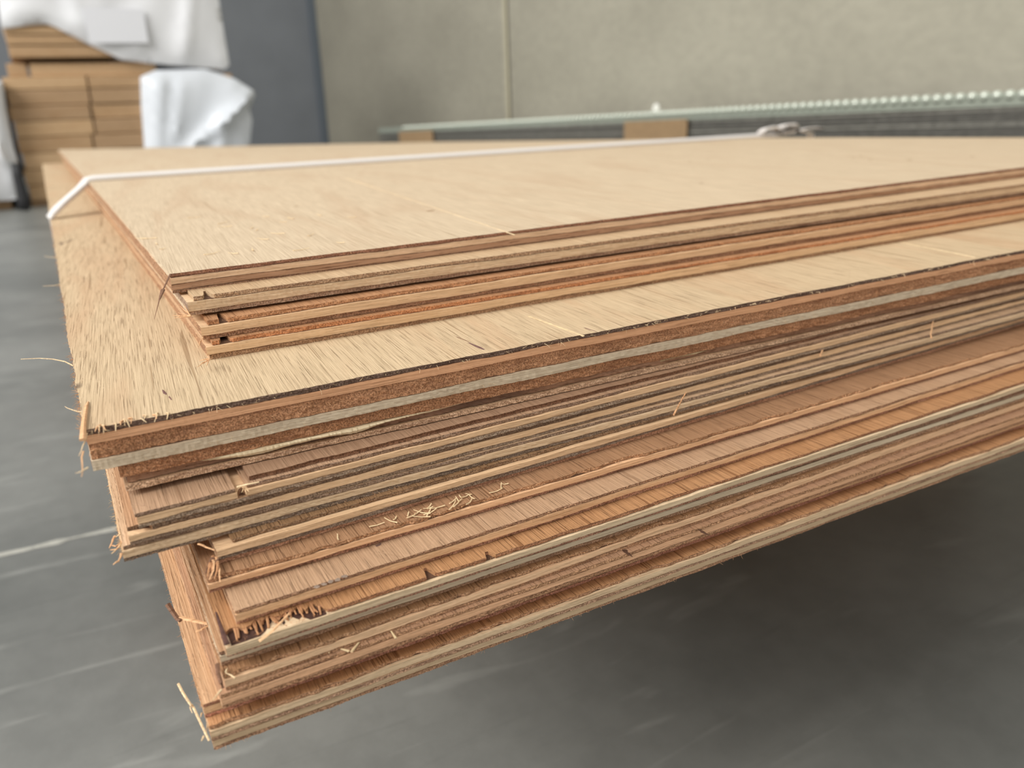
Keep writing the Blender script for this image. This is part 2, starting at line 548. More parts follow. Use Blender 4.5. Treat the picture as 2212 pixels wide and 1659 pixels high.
# the joint between the two leaves of the face veneer, a fine filled seam standing slightly proud
sa = sh.local(at_z(1112, 507, top)); sb = sh.local(at_z(748, 384, top))
def seam_strip(sh, a, b, wdt, mat, name='veneer_seam', n=40):
    d = (b - a)[:2]; ln = np.linalg.norm(d); d /= ln; nrm = np.array([-d[1], d[0]])
    V = []; F = []
    for i in range(n + 1):
        p = a[:2] + d * ln * i / n
        w_ = wdt * (0.7 + 0.3 * math.sin(i * 1.7)) / 2
        for sx, hz in ((-1, -.0002), (-1, .00009), (1, .00009), (1, -.0002)):
            q_ = p + nrm * sx * w_
            wx, wy = sh.world(q_[0], q_[1])
            V.append((q_[0], q_[1], hz - float(droop(wx, wy))))
    for i in range(n):
        for k in range(3):
            F.append([i * 4 + k, i * 4 + k + 1, (i + 1) * 4 + k + 1, (i + 1) * 4 + k])
    return mesh_obj(name, V, F, mat, sh.o)
seam_strip(sh, sa, sb, .0010, plain('seam_tape', C((222, 198, 160)), .8, nscale=200))
dk = plain('dark_knot', C((74, 48, 36)), .85, nscale=400, namt=.4)

# --- the thick panel
th = Sheet('thick seven layer plywood panel jutting out, orange and grey bands on its edge', (0.0, 0.0), math.radians(-0.15), 0.0, name='thick_plywood_panel')
SHEETS['K'] = th
th_face = wood(f_thick, C((100, 76, 62)), pore=.62, blotch=.45, skew=SK, bump=.6, blotch_col=C((198, 148, 98)), stain=.75)
lowlo = .0085
layers = [('face_veneer', .0020, th_face, 'end', dict(rf=.00045, rl=.0005)),
          ('crossband', .0033, wood(c_or, C((128, 76, 58)), 'X', .35, blotch=.3), 'long', dict(lo=.0004)),
          ('inner_veneer', .0060, wood(f_warm, C((166, 114, 70)), pore=.6), 'end', dict(fo=.0009, rf=.0006, K=5, lo=.0006)),
          ('crossband', .0040, wood(c_grey, C((120, 92, 74)), 'X', .15, blotch=.15), 'long', dict(rf=.0003, lo=.0003)),
          ('inner_veneer', .0050, wood(f_warm, C((158, 106, 62)), pore=.6), 'end', dict(fo=.0010, rf=.0007, K=5, lo=lowlo)),
          ('crossband', .0027, wood(C((150, 108, 76)), C((80, 56, 44)), 'X', .95, blotch=.8, blotch_col=C((66, 44, 40))), 'long', dict(fo=.0026, lo=lowlo + .002, rf=.0005)),
          ('back_veneer', .0022, wood(f_warm, C((176, 140, 106))), 'end', dict(fo=.0004, lo=lowlo + .001, rf=.0004))]
zb = stack_layers(th, layers, 9)
THICK = -zb
# torn cream veneer strip peeling out of the lower crossband
def torn_strip(sh, u0, u1, zt_, zb_, fo, depth, mat, name, seed):
    n = 150
    us = np.linspace(u0, u1, n); t = np.linspace(0, 1, n)
    prof = np.clip(np.minimum(t / .18, (1 - t) / .35), 0, 1) ** .7
    low = zt_ + (zb_ - zt_) * (prof * (.62 + .38 * noise1(us, .013, seed)) + .08)
    up = np.full(n, zt_) + .0001 * noise1(us, .01, seed + 1)
    fr = fo + .0006 * noise1(us, .02, seed + 2) + .0002 * rng.uniform(-1, 1, n) + .0022 * (1 - prof)
    V = []; F = []
    for i in range(n):
        V += [(us[i], fr[i] + depth, up[i]), (us[i], fr[i], up[i]), (us[i], fr[i] - .0003, (up[i] * .5 + low[i] * .5)), (us[i], fr[i] + .0002, low[i]), (us[i], fr[i] + depth, low[i])]
    for i in range(n - 1):
        for k in range(5):
            k2 = (k + 1) % 5
            F.append([i * 5 + k, i * 5 + k2, (i + 1) * 5 + k2, (i + 1) * 5 + k])
    F.append([0, 1, 2, 3, 4][::-1]); F.append([(n - 1) * 5 + k for k in range(5)])
    return mesh_obj(name, V, F, mat, sh.o)
z6 = -(.0020 + .0033 + .0060 + .0040 + .0050 + 5 * .00028)
torn_strip(th, .036, .150, z6 + .0001, z6 - .0030, .0002, .006, wood(C((214, 192, 152)), e_dark, 'X', .2), 'torn_veneer_strip', 5)
torn_strip(th, .255, .300, z6 - .0004, z6 - .0024, .0012, .004, wood(C((196, 170, 124)), e_dark, 'X', .4), 'torn_veneer_strip', 15)
# face seams
seam_strip(th, th.local(at_z(1262, 726, 0)), th.local(at_z(1140, 682, 0)), .0013, plain('seam_pale', C((222, 196, 154)), .8, nscale=200))
seam_strip(th, th.local(at_z(2108, 556, 0)), th.local(at_z(1925, 519, 0)), .0022, plain('seam_pale', C((224, 200, 160)), .8, nscale=200))

# --- the thin sheets below
V1, V2, CT = .00138, .00138, .0025
mdefs = [
    # key, label, core corner px, right px, face (col,end), core col, back end, extra dicts
    ('M1', 'thin plywood sheet right under the thick panel, its face veneer broken at a gap', (296, 1119), (1300, 863), f_tan, C((138, 108, 84)), c_light, e_grey),
    ('M2', 'second thin sheet below the thick panel with dark veneer torn off at its corner', (278, 1158), (1300, 888), C((202, 152, 104)), C((106, 80, 58)), c_light, e_grey),
    ('M3', 'third thin sheet below the thick panel, reaching farthest left, tuft of splinters at corner', (264, 1193), (1300, 918), C((216, 176, 132)), C((136, 110, 88)), c_pale, C((120, 100, 82))),
    ('M4', 'thin sheet whose corner sits recessed under the leftmost splintered sheet', (468, 1191), (1300, 950), C((160, 118, 72)), C((128, 98, 68)), c_light, C((128, 108, 90))),
    ('M5', 'thin sheet strewn with chips along its rough brown ledge', (449, 1263), (1300, 1014), C((176, 126, 80)), C((164, 118, 76)), c_pink, C((150, 104, 76))),
    ('M6', 'thin sheet with the widest smooth tan ledge, bluish mark near its edge', (509, 1330), (1300, 1076), C((194, 150, 108)), C((150, 110, 78)), C((212, 168, 118)), C((158, 110, 80))),
    ('M7', 'thin sheet with orange ledge torn into hanging fibre strips at its corner', (488, 1402), (1300, 1134), C((188, 130, 70)), C((150, 100, 62)), C((196, 172, 134)), C((160, 112, 84))),
    ('M8', 'thin sheet set back just beneath the sheet with torn orange ledge', (475, 1419), (1300, 1149), C((186, 140, 94)), C((140, 104, 76)), C((196, 180, 150)), C((150, 112, 80))),
    ('M9', 'thin sheet with shaded brown ledge, fifth from the bottom of the stack', (485, 1471), (1300, 1187), C((178, 126, 74)), C((158, 116, 76)), C((212, 172, 128)), C((160, 118, 80))),
    ('M10', 'thin sheet with pinkish core band, fourth from the bottom of the stack', (478, 1511), (1300, 1221), C((196, 146, 104)), C((166, 120, 78)), C((208, 158, 112)), C((152, 108, 70))),
    ('M11', 'thin sheet jutting out left with a broad pale strip of face showing', (440, 1531), None, C((216, 166, 114)), C((150, 100, 70)), C((218, 170, 120)), C((164, 108, 80))),
    ('M12', 'second sheet from the bottom of the stack, orange ledge with dark scorch', (454, 1581), (1300, 1277), C((202, 140, 78)), C((162, 116, 76)), c_pale, C((158, 120, 90))),
    ('M13', 'bottommost plywood sheet of the stack with pale core above the grey floor', (459, 1601), (1300, 1294), C((186, 146, 104)), C((160, 116, 84)), c_pale, C((160, 118, 84))),
]
ragged = lambda u: .0095 * (1 - sstep(u, .034, .037)) * (0.7 + .3 * noise1(u, .0022, 77)) + .0009 * np.clip(noise1(u, .02, 78), 0, 1) * (u > .054) + chip(.078, .0018, .006)(u) + chip(.104, .0012, .004)(u)
m1_rec = lambda u: .040 * (sstep(u, .0350, .0356) - sstep(u, .0382, .0386)) + .0014 * sstep(u, .0382, .0386)
m1_core = lambda u: .004 * (sstep(u, .0362, .0366) - sstep(u, .0378, .0382))
m2_rec = lambda u: .0035 * (1 - sstep(u, .0070, .0076))
m5_rec = lambda u: .0006 * noise1(u, .004, 55) + .0012 * np.clip(noise1(u, .018, 56), 0, 1)
EX = {
    'M1': (dict(recess=m1_rec, lo=-.0006), dict(recess=m1_core), dict()),
    'M2': (dict(recess=m2_rec, fo=.0006), dict(), dict(fo=.0008)),
    'M3': (dict(fo=.0012, lo=.0006), dict(rf=.0002), dict(fo=.0004)),
    'M4': (dict(fo=.003, lo=.0005, recess=chip(.003, .004, .02)), dict(), dict(fo=.0006)),
    'M5': (dict(recess=m5_rec, fo=.0008), dict(), dict(fo=.001)),
    'M6': (dict(fo=.0004), dict(), dict(fo=.0008)),
    'M7': (dict(recess=ragged, fo=.0014, rf=.0006), dict(), dict(fo=.0012)),
    'M9': (dict(recess=m5_rec, fo=.001), dict(), dict()),
    'M12': (dict(recess=m5_rec, fo=.001), dict(), dict()),
}
zt = -THICK - .0024
for i, (key, lab, pl, pr, fc, fe, cc, be) in enumerate(mdefs):
    core_z = zt - V1 - .0003
    if pr: cnr, ang = corner_of(pl, pr, core_z)
    else:
        a = at_z(*pl, core_z); cnr, ang = (a[0], a[1]), 0.0
    sh = Sheet(lab, cnr, ang, zt)
    SHEETS[key] = sh
    ex = EX.get(key, ({}, {}, {}))
    seed = 20 + i
    wf = wood(fc, fe, pore=.75 if key in ('M5', 'M7', 'M9', 'M12', 'M4') else .45, blotch=.35, bump=.8)
    layers = [('face_veneer', V1, wf, 'end', dict(rf=.00035, **{k: v for k, v in ex[0].items() if k != 'rf'})),
              ('core', CT, wood(cc, e_brown, 'X', .25), 'long', ex[1]),
              ('back_veneer', V2, wood(f_warm, be), 'end', ex[2])]
    if key == 'M4':
        layers.append(('back_veneer', .0015, wood(f_warm, C((164, 116, 82))), 'end', dict(fo=.0012)))
    zz = stack_layers(sh, layers, seed)
    zt = zt + zz - .00012
ZBOT = zt
def remnant():
    sh = SHEETS['M1']; us = US[(US > .040) & (US < .66)]; n = len(us)
    fr = .0042 + sh.slope * us + .0005 * noise1(us, .012, 61) + .0002 * rng.uniform(-1, 1, n)
    V = []; F = []
    for i in range(n):
        for dy, z in ((.0185, .0019), (0, .0019), (.0001 + .0003 * rng.random(), .0012), (.0001 + .0003 * rng.random(), .0006), (0, .0001), (.0185, .0001)):
            V.append((us[i], fr[i] + dy, z - float(droop(*sh.world(us[i], fr[i])))))
    for i in range(n - 1):
        for k in range(6): F.append([i * 6 + k, i * 6 + (k + 1) % 6, (i + 1) * 6 + (k + 1) % 6, (i + 1) * 6 + k])
    F.append([0, 1, 2, 3, 4, 5][::-1]); F.append([(n - 1) * 6 + k for k in range(6)])
    mesh_obj('veneer_remnant', V, F, wood(C((176, 134, 98)), C((112, 74, 46)), pore=.2), sh.o)
remnant()
print('stack bottom', ZBOT, 'thick', THICK)

# ------------------------------------------------------------------ splinters and fibres
sp_pale = wood(C((214, 186, 140)), C((204, 174, 128)), 'X', .2)
sp_tan = wood(C((206, 160, 108)), C((190, 140, 90)), 'X', .4)
sp_dark = wood(C((120, 86, 62)), C((110, 76, 54)), 'X', .6)
sp_orange = wood(C((198, 136, 78)), C((170, 112, 62)), 'Y', .6)


def splinter(key, px_pts, z_pts, r0, r1, mat, flat=.5, dz=None, lab=None, sides=5):
    """a sliver still attached to a sheet; pixel guides are turned into points at real heights"""
    sh = SHEETS[key]
    pts = [sh.local(at_z(p[0], p[1], z)) for p, z in zip(px_pts, z_pts)]
    if len(pts) < 4:
        P_ = []
        for a, b in zip(pts[:-1], pts[1:]):
            for t in (0, .5): P_.append(a + (b - a) * t + rng.normal(0, 1, 3) * np.linalg.norm(b - a) * .02 * (t > 0))
        pts = P_ + [pts[-1]]
    V, F = tube_data(pts, r0, r1, sides, flat)
    o = mesh_obj('splinter', V, F, mat, sh.o)
    if lab: o['label'] = lab
    return o


zK = lambda k: SHEETS[k].zt
splinter('T1', [(368, 592), (354, 622), (345, 645), (339, 668), (333, 690)], [zK('T1')] + [zK('T1') - d for d in (.003, .006, .009, .012)], .0005, .00008, sp_dark, lab='dark sliver hanging from the corner')
V, F = tube_data([SHEETS['T1'].local(at_z(x, y, zK('T1') - d)) for x, y, d in ((352, 626, .0035), (348, 637, .005), (344, 648, .0065))], .0011, .0004, 6, .5)
mesh_obj('splinter', V, F, sp_dark, SHEETS['T1'].o)
# frayed tufts at the corners of the upper sheets
for key, px, py, dirs in (('T2', 412, 683, ((-28, -8), (-36, 4), (-24, -22), (-40, -2), (-18, -30))), ('T4', 452, 775, ((-14, 12), (-22, 4), (-6, 16), (-26, 18))), ('T3', 438, 728, ((-6, 14), (3, 16), (-10, 22))), ('T2', 410, 652, ((-12, -16), (-5, -22), (4, -16)))):
    zc = at_z(px, py, 0.004)[2] if key == 'T4' else zK(key) - .006
    for dx, dy in dirs:
        splinter(key, [(px, py), (px + dx * .5 + random.uniform(-2, 2), py + dy * .5), (px + dx, py + dy)], [zc, zc, zc - .0006], .00035, .00007, sp_tan, 1.0)
# white hair-thin fibre off the thick panel's left edge
splinter('K', [(158, 790), (140, 781), (115, 776), (85, 774), (45, 776)], [-.0005, .0006, .0012, .0014, .0010], .00030, .00014, sp_pale, 1, lab='long pale fibre curling off the left edge')
for a, b in (((138, 556), (95, 552)), ((140, 612), (92, 618)), ((130, 480), (108, 478)), ((188, 936), (170, 985)), ((186, 915), (172, 890)), ((190, 1010), (163, 1022)), ((176, 890), (140, 878)), ((180, 975), (176, 1030))):
    splinter('K', [a, ((a[0] + b[0]) / 2, (a[1] + b[1]) / 2 + 2), b], [-.001, -.0012, -.002], .00035, .0001, random.choice([sp_pale, sp_tan]), .7)
# frayed wedge standing at the thick panel's corner
splinter('K', [(178, 950), (180, 915), (186, 878), (190, 868)], [.0002, .0009, .0008, .0002], .0012, .0004, sp_tan, .5, lab='curled sliver at the panel corner')
for k in range(16):
    u = random.uniform(.003, .03)
    sh = SHEETS['K']
    b = np.array([u, random.uniform(.0, .004), .0001])
    V, F = tube_data([b, b + [random.uniform(-.001, .001), -.0022, random.uniform(.0004, .001)], b + [random.uniform(-.0015, .0015), -.0042, random.uniform(-.0018, .0006)]], .0005, .00012, 5, .6)
    mesh_obj('splinter', V, F, random.choice([sp_pale, sp_tan]), sh.o)
# tuft at the corner of M3
z3 = zK('M3') - .002
for pts in (((268, 1150), (258, 1154), (247, 1162)), ((248, 1158), (242, 1172), (236, 1184)), ((274, 1148), (262, 1172), (247, 1192)), ((270, 1160), (256, 1182), (241, 1196)), ((262, 1196), (258, 1208), (256, 1212)), ((262, 1180), (252, 1186), (238, 1188)), ((256, 1212), (250, 1215), (244, 1220)), ((266, 1170), (250, 1180), (240, 1178))):
    splinter('M3', pts, [z3, z3 + .0004, z3], .00052, .0002, random.choice([sp_pale, sp_tan, sp_tan]), .7)
# stick lying across M11's pale strip
zz = zK('M11') + .012
splinter('M11', [(362, 1305), (372, 1320), (384, 1337), (390, 1341)], [zz + .004, zz + .002, zz, zz], .0011, .0009, sp_dark, .6, lab='bent brown stick of bark')
splinter('M11', [(386, 1334), (415, 1340), (440, 1346), (462, 1350)], [zz, zz, zz, zz], .0011, .0006, sp_tan, .5)
for pts in (((452, 1330), (458, 1352), (462, 1372)), ((466, 1358), (475, 1385), (488, 1410)), ((470, 1362), (478, 1388), (482, 1402)), ((462, 1392), (470, 1384), (476, 1380)), ((436, 1360), (448, 1353), (456, 1344)), ((424, 1364), (436, 1360), (444, 1356)), ((474, 1372), (478, 1386), (479, 1401)), ((466, 1330), (462, 1345), (458, 1360))):
    splinter('M11', pts, [zz, zz + .0005, zz], .0006, .0002, random.choice([sp_pale, sp_tan]), .6)
# long sliver by the bottom corner
zb_ = zK('M12')
splinter('M12', [(385, 1477), (395, 1496), (405, 1512), (413, 1524), (418, 1528), (428, 1550), (440, 1575), (452, 1600)], [zb_ + .004, zb_ + .003, zb_ + .002, zb_ + .001, zb_, zb_ - .001, zb_ - .002, zb_ - .004], .0005, .0004, sp_pale, .8, lab='long pale sliver sticking out from the bottom corner')
for px, py in ((416, 1522), (440, 1590), (448, 1560), (436, 1540)):
    splinter('M12', [(px, py), (px + random.uniform(-8, 0), py + random.uniform(4, 12)), (px + random.uniform(-14, 4), py + random.uniform(8, 22))], [zb_ - .003] * 3, .0004, .0001, sp_pale, .8)
# dark curled stub beside M9/M10
z9 = zK('M9')
splinter('M9', [(470, 1434), (472, 1455), (478, 1475), (482, 1486)], [z9 + .0025, z9 + .001, z9 - .001, z9 - .003], .0009, .0006, sp_dark, .7, lab='dark curled stub at the corner')
for pts in (((508, 1465), (498, 1458), (487, 1454)), ((488, 1452), (490, 1446), (492, 1443)), ((478, 1490), (468, 1502), (457, 1514))):
    splinter('M9', pts, [z9 + .001] * 3, .00045, .0001, sp_pale, .8)
# hanging fibre strips over the torn orange ledge of M7
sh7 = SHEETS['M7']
V, F = box_data(.002, .036, .0006, .016, -V1 - .0003, -V1 - .00012)  # thin dark sheet on the core stands in for shade beneath the strips
shade_ob = mesh_obj('strip_shade_patch', [(v[0], v[1] + sh7.slope * v[0], v[2] - float(droop(*sh7.world(v[0], v[1])))) for v in V], F, plain('strip_shade_dark', lin((72, 46, 36)), .85, nscale=500, namt=.4), sh7.o)
for k in range(30):
    u = .0045 + .032 * k / 30 + random.uniform(-.0006, .0006)
    v0 = .0120 + random.uniform(0, .001) + .0014
    ln = random.uniform(.007, .0125)
    w_ = random.uniform(.0004, .0008)
    tw = random.uniform(-.0012, .0012)
    p = [np.array([u, v0, -.0005]), np.array([u + tw * .2, v0 - ln * .35, -.0004]), np.array([u + tw * .5, v0 - ln * .7, -.0006 + random.uniform(-.0003, .0004)]), np.array([u + tw, v0 - ln, -.0009 - random.uniform(-.0005, .0006)])]
    V, F = tube_data(p, w_, w_ * .55, 6, .6)
    mesh_obj('splinter', V, F, sp_orange, sh7.o)
splinter('M7', [(466, 1322), (474, 1345), (482, 1368), (491, 1392)], [zK('M7') + .0001] * 4, .0003, .0011, plain('bark_dark', lin((88, 60, 52)), .8, nscale=300, namt=.5), .25, lab='dark purple bark streak along the corner')
splinter('M7', [(560, 1385), (590, 1362), (625, 1325)], [zK('M7') + .0004, zK('M7') + .0025, zK('M7') + .003], .0007, .0004, sp_tan, .6, lab='loose tan strip slanting over the torn ledge')
# fibre bundles at M4/M5 corner
z5 = zK('M5')
for k in range(14):
    x0, y0 = 463 + random.uniform(-10, 10), 1200 + random.uniform(0, 20)
    x1, y1 = 462 + random.uniform(-18, 14), 1250 + random.uniform(-22, 8)
    splinter('M5', [(x0, y0), ((x0 + x1) / 2 + random.uniform(-4, 4), (y0 + y1) / 2), (x1, y1)], [z5 + .003, z5 + .0016, z5 + .0006], .0006, .0002, random.choice([sp_tan, sp_orange, sp_dark]), .6)
splinter('M4', [(428, 1175), (445, 1182), (464, 1189)], [zK('M4') + .001] * 3, .0005, .0003, sp_tan, .7)
# slivers across the broken gap in M1 and the slanting one farther right
z1 = zK('M1')
splinter('M1', [(512, 1052), (535, 1046), (560, 1041)], [z1 + .001, z1 + .002, z1 + .002], .0006, .0003, sp_pale, .7)
for d in ((-6, 12), (4, 16), (10, 10)):
    splinter('M1', [(528, 1052), (528 + d[0] * .6, 1052 + d[1] * .6), (528 + d[0], 1052 + d[1])], [z1] * 3, .0003, .0001, sp_pale, 1)
splinter('M3', [(1455, 897), (1468, 872), (1482, 848)], [zK('M3'), zK('M3') + .006, zK('M3') + .012], .0007, .0005, sp_tan, .6, lab='slanting sliver sticking up in the shaded gap')
splinter('M2', [(2012, 730), (2013, 710), (2017, 690)], [zK('M2')] * 3, .0005, .0004, sp_tan, .8)
splinter('M2', [(1772, 768), (1777, 755), (1782, 742)], [zK('M2')] * 3, .0006, .0004, sp_tan, .8)


def fuzz(key, z_off, n, umax, ln, r, mat, side='front', seed=0, vmax=.8, fo=0.0):
    """fine hairs standing off a sawn edge, too many to count"""
    sh = SHEETS[key]; rg = random.Random(seed)
    mb = MB()
    for _ in range(n):
        L_ = ln * rg.uniform(.35, 1.3)
        if side == 'front':
            u = umax * rg.random() ** 1.4; b = np.array([u, fo + .0003 + sh.slope * u, z_off + rg.uniform(-.0004, .0004)])
            d = np.array([rg.uniform(-.9, .9), -rg.uniform(.2, 1), rg.uniform(-.6, .9)])
        else:
            v = vmax * rg.random() ** 1.8; b = np.array([fo + .0002, v, z_off + rg.uniform(-.0004, .0004)])
            d = np.array([-rg.uniform(.3, 1), rg.uniform(-.9, .6), rg.uniform(-.5, .6)])
        wx, wy = sh.world(b[0], b[1]); b[2] -= float(droop(wx, wy))
        d = d / np.linalg.norm(d)
        bend = np.array([rg.uniform(-.5, .5), rg.uniform(-.3, .3), rg.uniform(-.6, .3)])
        k = 1 + 1.2 * (b[0] if side == 'front' else b[1] * .6)
        mb.add(*tube_data([b, b + d * L_ * .55, b + (d + bend * .6) * L_], r * k, r * .3 * k, 3))
    o = mb.build('edge_fibres', mat, sh.o); o['kind'] = 'stuff'
    return o


fuzz('K', -.0012, 190, .60, .0022, .00010, sp_pale, seed=1)
fuzz('K', -.0085, 260, .60, .0020, .00011, sp_tan, seed=2, fo=.0008)
fuzz('K', -.0150, 120, .55, .0014, .00008, sp_pale, seed=3)
fuzz('K', -.0010, 300, 0, .0024, .00010, sp_tan, 'left', seed=4, vmax=.75)
fuzz('T2', -.0030, 130, .55, .0014, .00008, sp_pale, seed=5)
fuzz('T1', -.0006, 130, .70, .0009, .00008, sp_tan, seed=6)
fuzz('T3', -.0010, 120, .55, .0012, .00008, sp_tan, seed=7, fo=.002)
fuzz('T4', -.0080, 90, .5, .0016, .00009, sp_pale, seed=8)
fuzz('M5', -.0006, 170, .40, .0016, .00009, sp_tan, seed=9, fo=.001)
fuzz('M6', -.0006, 120, .40, .0011, .00008, sp_tan, seed=10)
fuzz('M7', -.0008, 150, .35, .0018, .00009, sp_orange, seed=11, fo=.0015)
fuzz('M9', -.0006, 120, .30, .0016, .00009, sp_tan, seed=12, fo=.001)
fuzz('M12', -.0006, 120, .30, .0014, .00008, sp_tan, seed=13, fo=.001)
fuzz('M3', -.0055, 120, .35, .0014, .00008, sp_tan, seed=14)
fuzz('M11', -.0006, 130, 0, .0018, .00008, sp_tan, 'left', seed=15, vmax=.2)
fuzz('M3', -.0006, 120, 0, .0020, .00009, sp_pale, 'left', seed=16, vmax=.2)
fuzz('M1', -.0006, 110, .40, .0016, .00009, sp_tan, seed=17, fo=.006)
fuzz('M13', -.0056, 110, .3, .0014, .00008, sp_tan, seed=18)

# loose shavings lying on the sheets
sh_a = wood(C((216, 188, 140)), C((200, 168, 122)), 'X', .1)


def shaving(px, py, key, ln, ang, label, group, r=.00036, lift=.0004):
    sh = SHEETS[key]
    p = at_z(px, py, sh.zt + .0002)
    bend = random.uniform(-.12, .12)
    pts = [np.array([(t - .5) * ln, bend * ln * (t - .5) ** 2 * 2, lift * (1 + 2.0 * abs(t - .5))]) for t in (0, .25, .5, .75, 1)]
    V, F = tube_data(pts, r, r * .5, 5, .5)
    o = mesh_obj('wood_shaving', V, F, sh_a)
    o.location = (p[0], p[1], sh.zt - float(droop(p[0], p[1]))); o.rotation_euler = (0, 0, ang)
    return tag(o, label, 'wood shaving', group)


for px, py in ((306, 516), (338, 527), (322, 515), (486, 490), (480, 482), (555, 497), (628, 472), (568, 517), (612, 480), (690, 465), (735, 525), (352, 538), (505, 548), (545, 492), (600, 505), (650, 540), (760, 470), (420, 470), (575, 468), (672, 508), (545, 540), (460, 548)):
    shaving(px, py, 'T1', random.uniform(.005, .012), random.uniform(0, 3.1), 'tiny pale wood shaving lying loose on the topmost plywood sheet', 'shavings on the topmost sheet')
for k in range(26):
    x = 700 + random.gauss(230, 70)
    y = 1127 + (x - 700) * -.29 + random.uniform(32, 52)
    shaving(x, y, 'M5', random.uniform(.003, .009), random.uniform(0, 3.1), 'small pale wood chip on the rough brown ledge of chips', 'chips on the brown ledge', .0004)
for px, py in ((690, 1408), (770, 1395), (850, 1372), (735, 1402)):
    shaving(px, py, 'M10', random.uniform(.006, .009), random.uniform(0, 3), 'pale wood chip on the ledge above the pinkish core band', 'chips on the lower ledge', .0006)


# ------------------------------------------------------------------ strap over the stack
strap_mat, _nt, _P = base_mat('woven_strap')
_tc = N(_nt, 'ShaderNodeTexCoord'); _w = N(_nt, 'ShaderNodeTexWave', Scale=140.0, Distortion=0.5); _w.bands_direction = 'DIAGONAL'
_nt.links.new(_tc.outputs['Object'], _w.inputs['Vector'])
_nt.links.new(mix(_nt, lin((212, 206, 201)), lin((238, 234, 231)), _w.outputs['Fac']), _P.inputs['Base Color'])
_b = N(_nt, 'ShaderNodeBump', Strength=0.4, Distance=0.001); _nt.links.new(_w.outputs['Fac'], _b.inputs['Height']); _nt.links.new(_b.outputs[0], _P.inputs['Normal'])
_P.inputs['Roughness'].default_value = 0.6


def ribbon(pts, wd, th_, tilt, mat, name, parent):
    """flat woven band along a polyline running mostly in x; tilt turns its face toward the viewer's side"""
    V = []; F = []
    pts = [np.array(p, float) for p in pts]; n = len(pts)
    for i, p in enumerate(pts):
        d = pts[min(i + 1, n - 1)] - pts[max(i - 1, 0)]; d /= np.linalg.norm(d)
        across = np.array([0, 1, 0]) - d * d[1]; across /= np.linalg.norm(across)
        nrm = np.cross(d, across); nrm /= np.linalg.norm(nrm)
        ti = tilt if abs(d[2]) < .7 else 0.0
        a = across * math.cos(ti) + nrm * math.sin(ti); b = np.cross(d, a)
        for sx, sy in ((-.5, -.5), (-.3, -.62), (.3, -.62), (.5, -.5), (.5, .5), (.3, .62), (-.3, .62), (-.5, .5)):
            V.append(p + a * sx * wd + b * sy * th_ * (1.0 if abs(d[2]) < .8 else .28))
    for i in range(n - 1):
        for k in range(8):
            F.append([i * 8 + k, i * 8 + (k + 1) % 8, (i + 1) * 8 + (k + 1) % 8, (i + 1) * 8 + k])
    F.append(list(range(8))[::-1]); F.append([(n - 1) * 8 + k for k in range(8)])
    return mesh_obj(name, V, F, mat, parent, smooth=True)


T1 = SHEETS['T1']
pA = at_x(191, 392, T1.X); YS = float(pA[1])
pB = at_z(116, 470, 0.0); YB = float(pB[1])
xr = T1.X + LU
strap = empty('packing_strap', (T1.X, YS, T1.zt)); tag(strap, 'white woven packing strap pulled across the plywood stack', 'strap')
def sl(x, y, z): return np.array([x - T1.X, y - YS, z - T1.zt])
topz = lambda x, y: T1.zt - float(droop(x, y)) + .0030
path = [sl(.012, YB - .004, -.034), sl(.002, YB - .003, -.0315), sl(-.0006, YB - .002, -.024), sl(-.0006, YB, -.0015), sl(.0012, YB + .001, .0020), sl(.012, YB + .01, .011), sl(T1.X - .008, YS - .004, topz(T1.X, YS) - .008), sl(T1.X - .001, YS, topz(T1.X, YS) - .001), sl(T1.X + .006, YS, topz(T1.X, YS))]
path += [sl(x, YS + .002, topz(x, YS)) for x in np.linspace(T1.X + .03, xr - .09, 26)]
path += [sl(xr - .06, YS, topz(xr - .06, YS) + .003), sl(xr - .03, YS, topz(xr, YS) + .005), sl(xr + .001, YS, topz(xr, YS) - .001), sl(xr + .004, YS, -.02), sl(xr + .004, YS, -.10)]
ribbon(path, .016, .0042, math.radians(9), strap_mat, 'band', strap)
# doubled band and folded end at the buckle
bx = xr - .072
b0 = np.array([bx, YS - .002, topz(bx, YS)])
ribbon([sl(*(b0 + [-.055, 0, .006])), sl(*(b0 + [-.045, 0, .0105])), sl(*(b0 + [-.028, 0, .0125])), sl(*(b0 + [-.012, 0, .0095])), sl(*(b0 + [.002, 0, .010]))], .016, .004, -.15, strap_mat, 'folded_end', strap)
ribbon([sl(*(b0 + [-.010, 0, .0125])), sl(*(b0 + [.005, 0, .0150])), sl(*(b0 + [.022, 0, .0152])), sl(*(b0 + [.030, 0, .012]))], .016, .004, -.15, strap_mat, 'folded_end', strap)
ribbon([sl(*(b0 + [.030, -.004, .003])), sl(*(b0 + [.050, -.003, .0065])), sl(*(b0 + [.072, -.004, .0075])), sl(*(b0 + [.095, -.004, .0045]))], .015, .0022, -.2, strap_mat, 'loose_tail', strap)
steel = plain('buckle_steel', lin((112, 108, 106)), .35, .9)
bk = MB()
for y_ in (-.013, .013):
    bk.add(*tube_data([sl(*(b0 + [-.014, y_, .003])), sl(*(b0 + [-.008, y_, .0085])), sl(*(b0 + [.022, y_, .0085])), sl(*(b0 + [.028, y_, .003]))], .0022, .0022, 8))
for x_, z_ in ((-.014, .003), (-.002, .0085), (.012, .0085), (.028, .003)):
    bk.add(*tube_data([sl(*(b0 + [x_, -.013, z_])), sl(*(b0 + [x_, .013, z_]))], .0022, .0022, 8))
bk.build('wire_buckle', steel, strap, True)

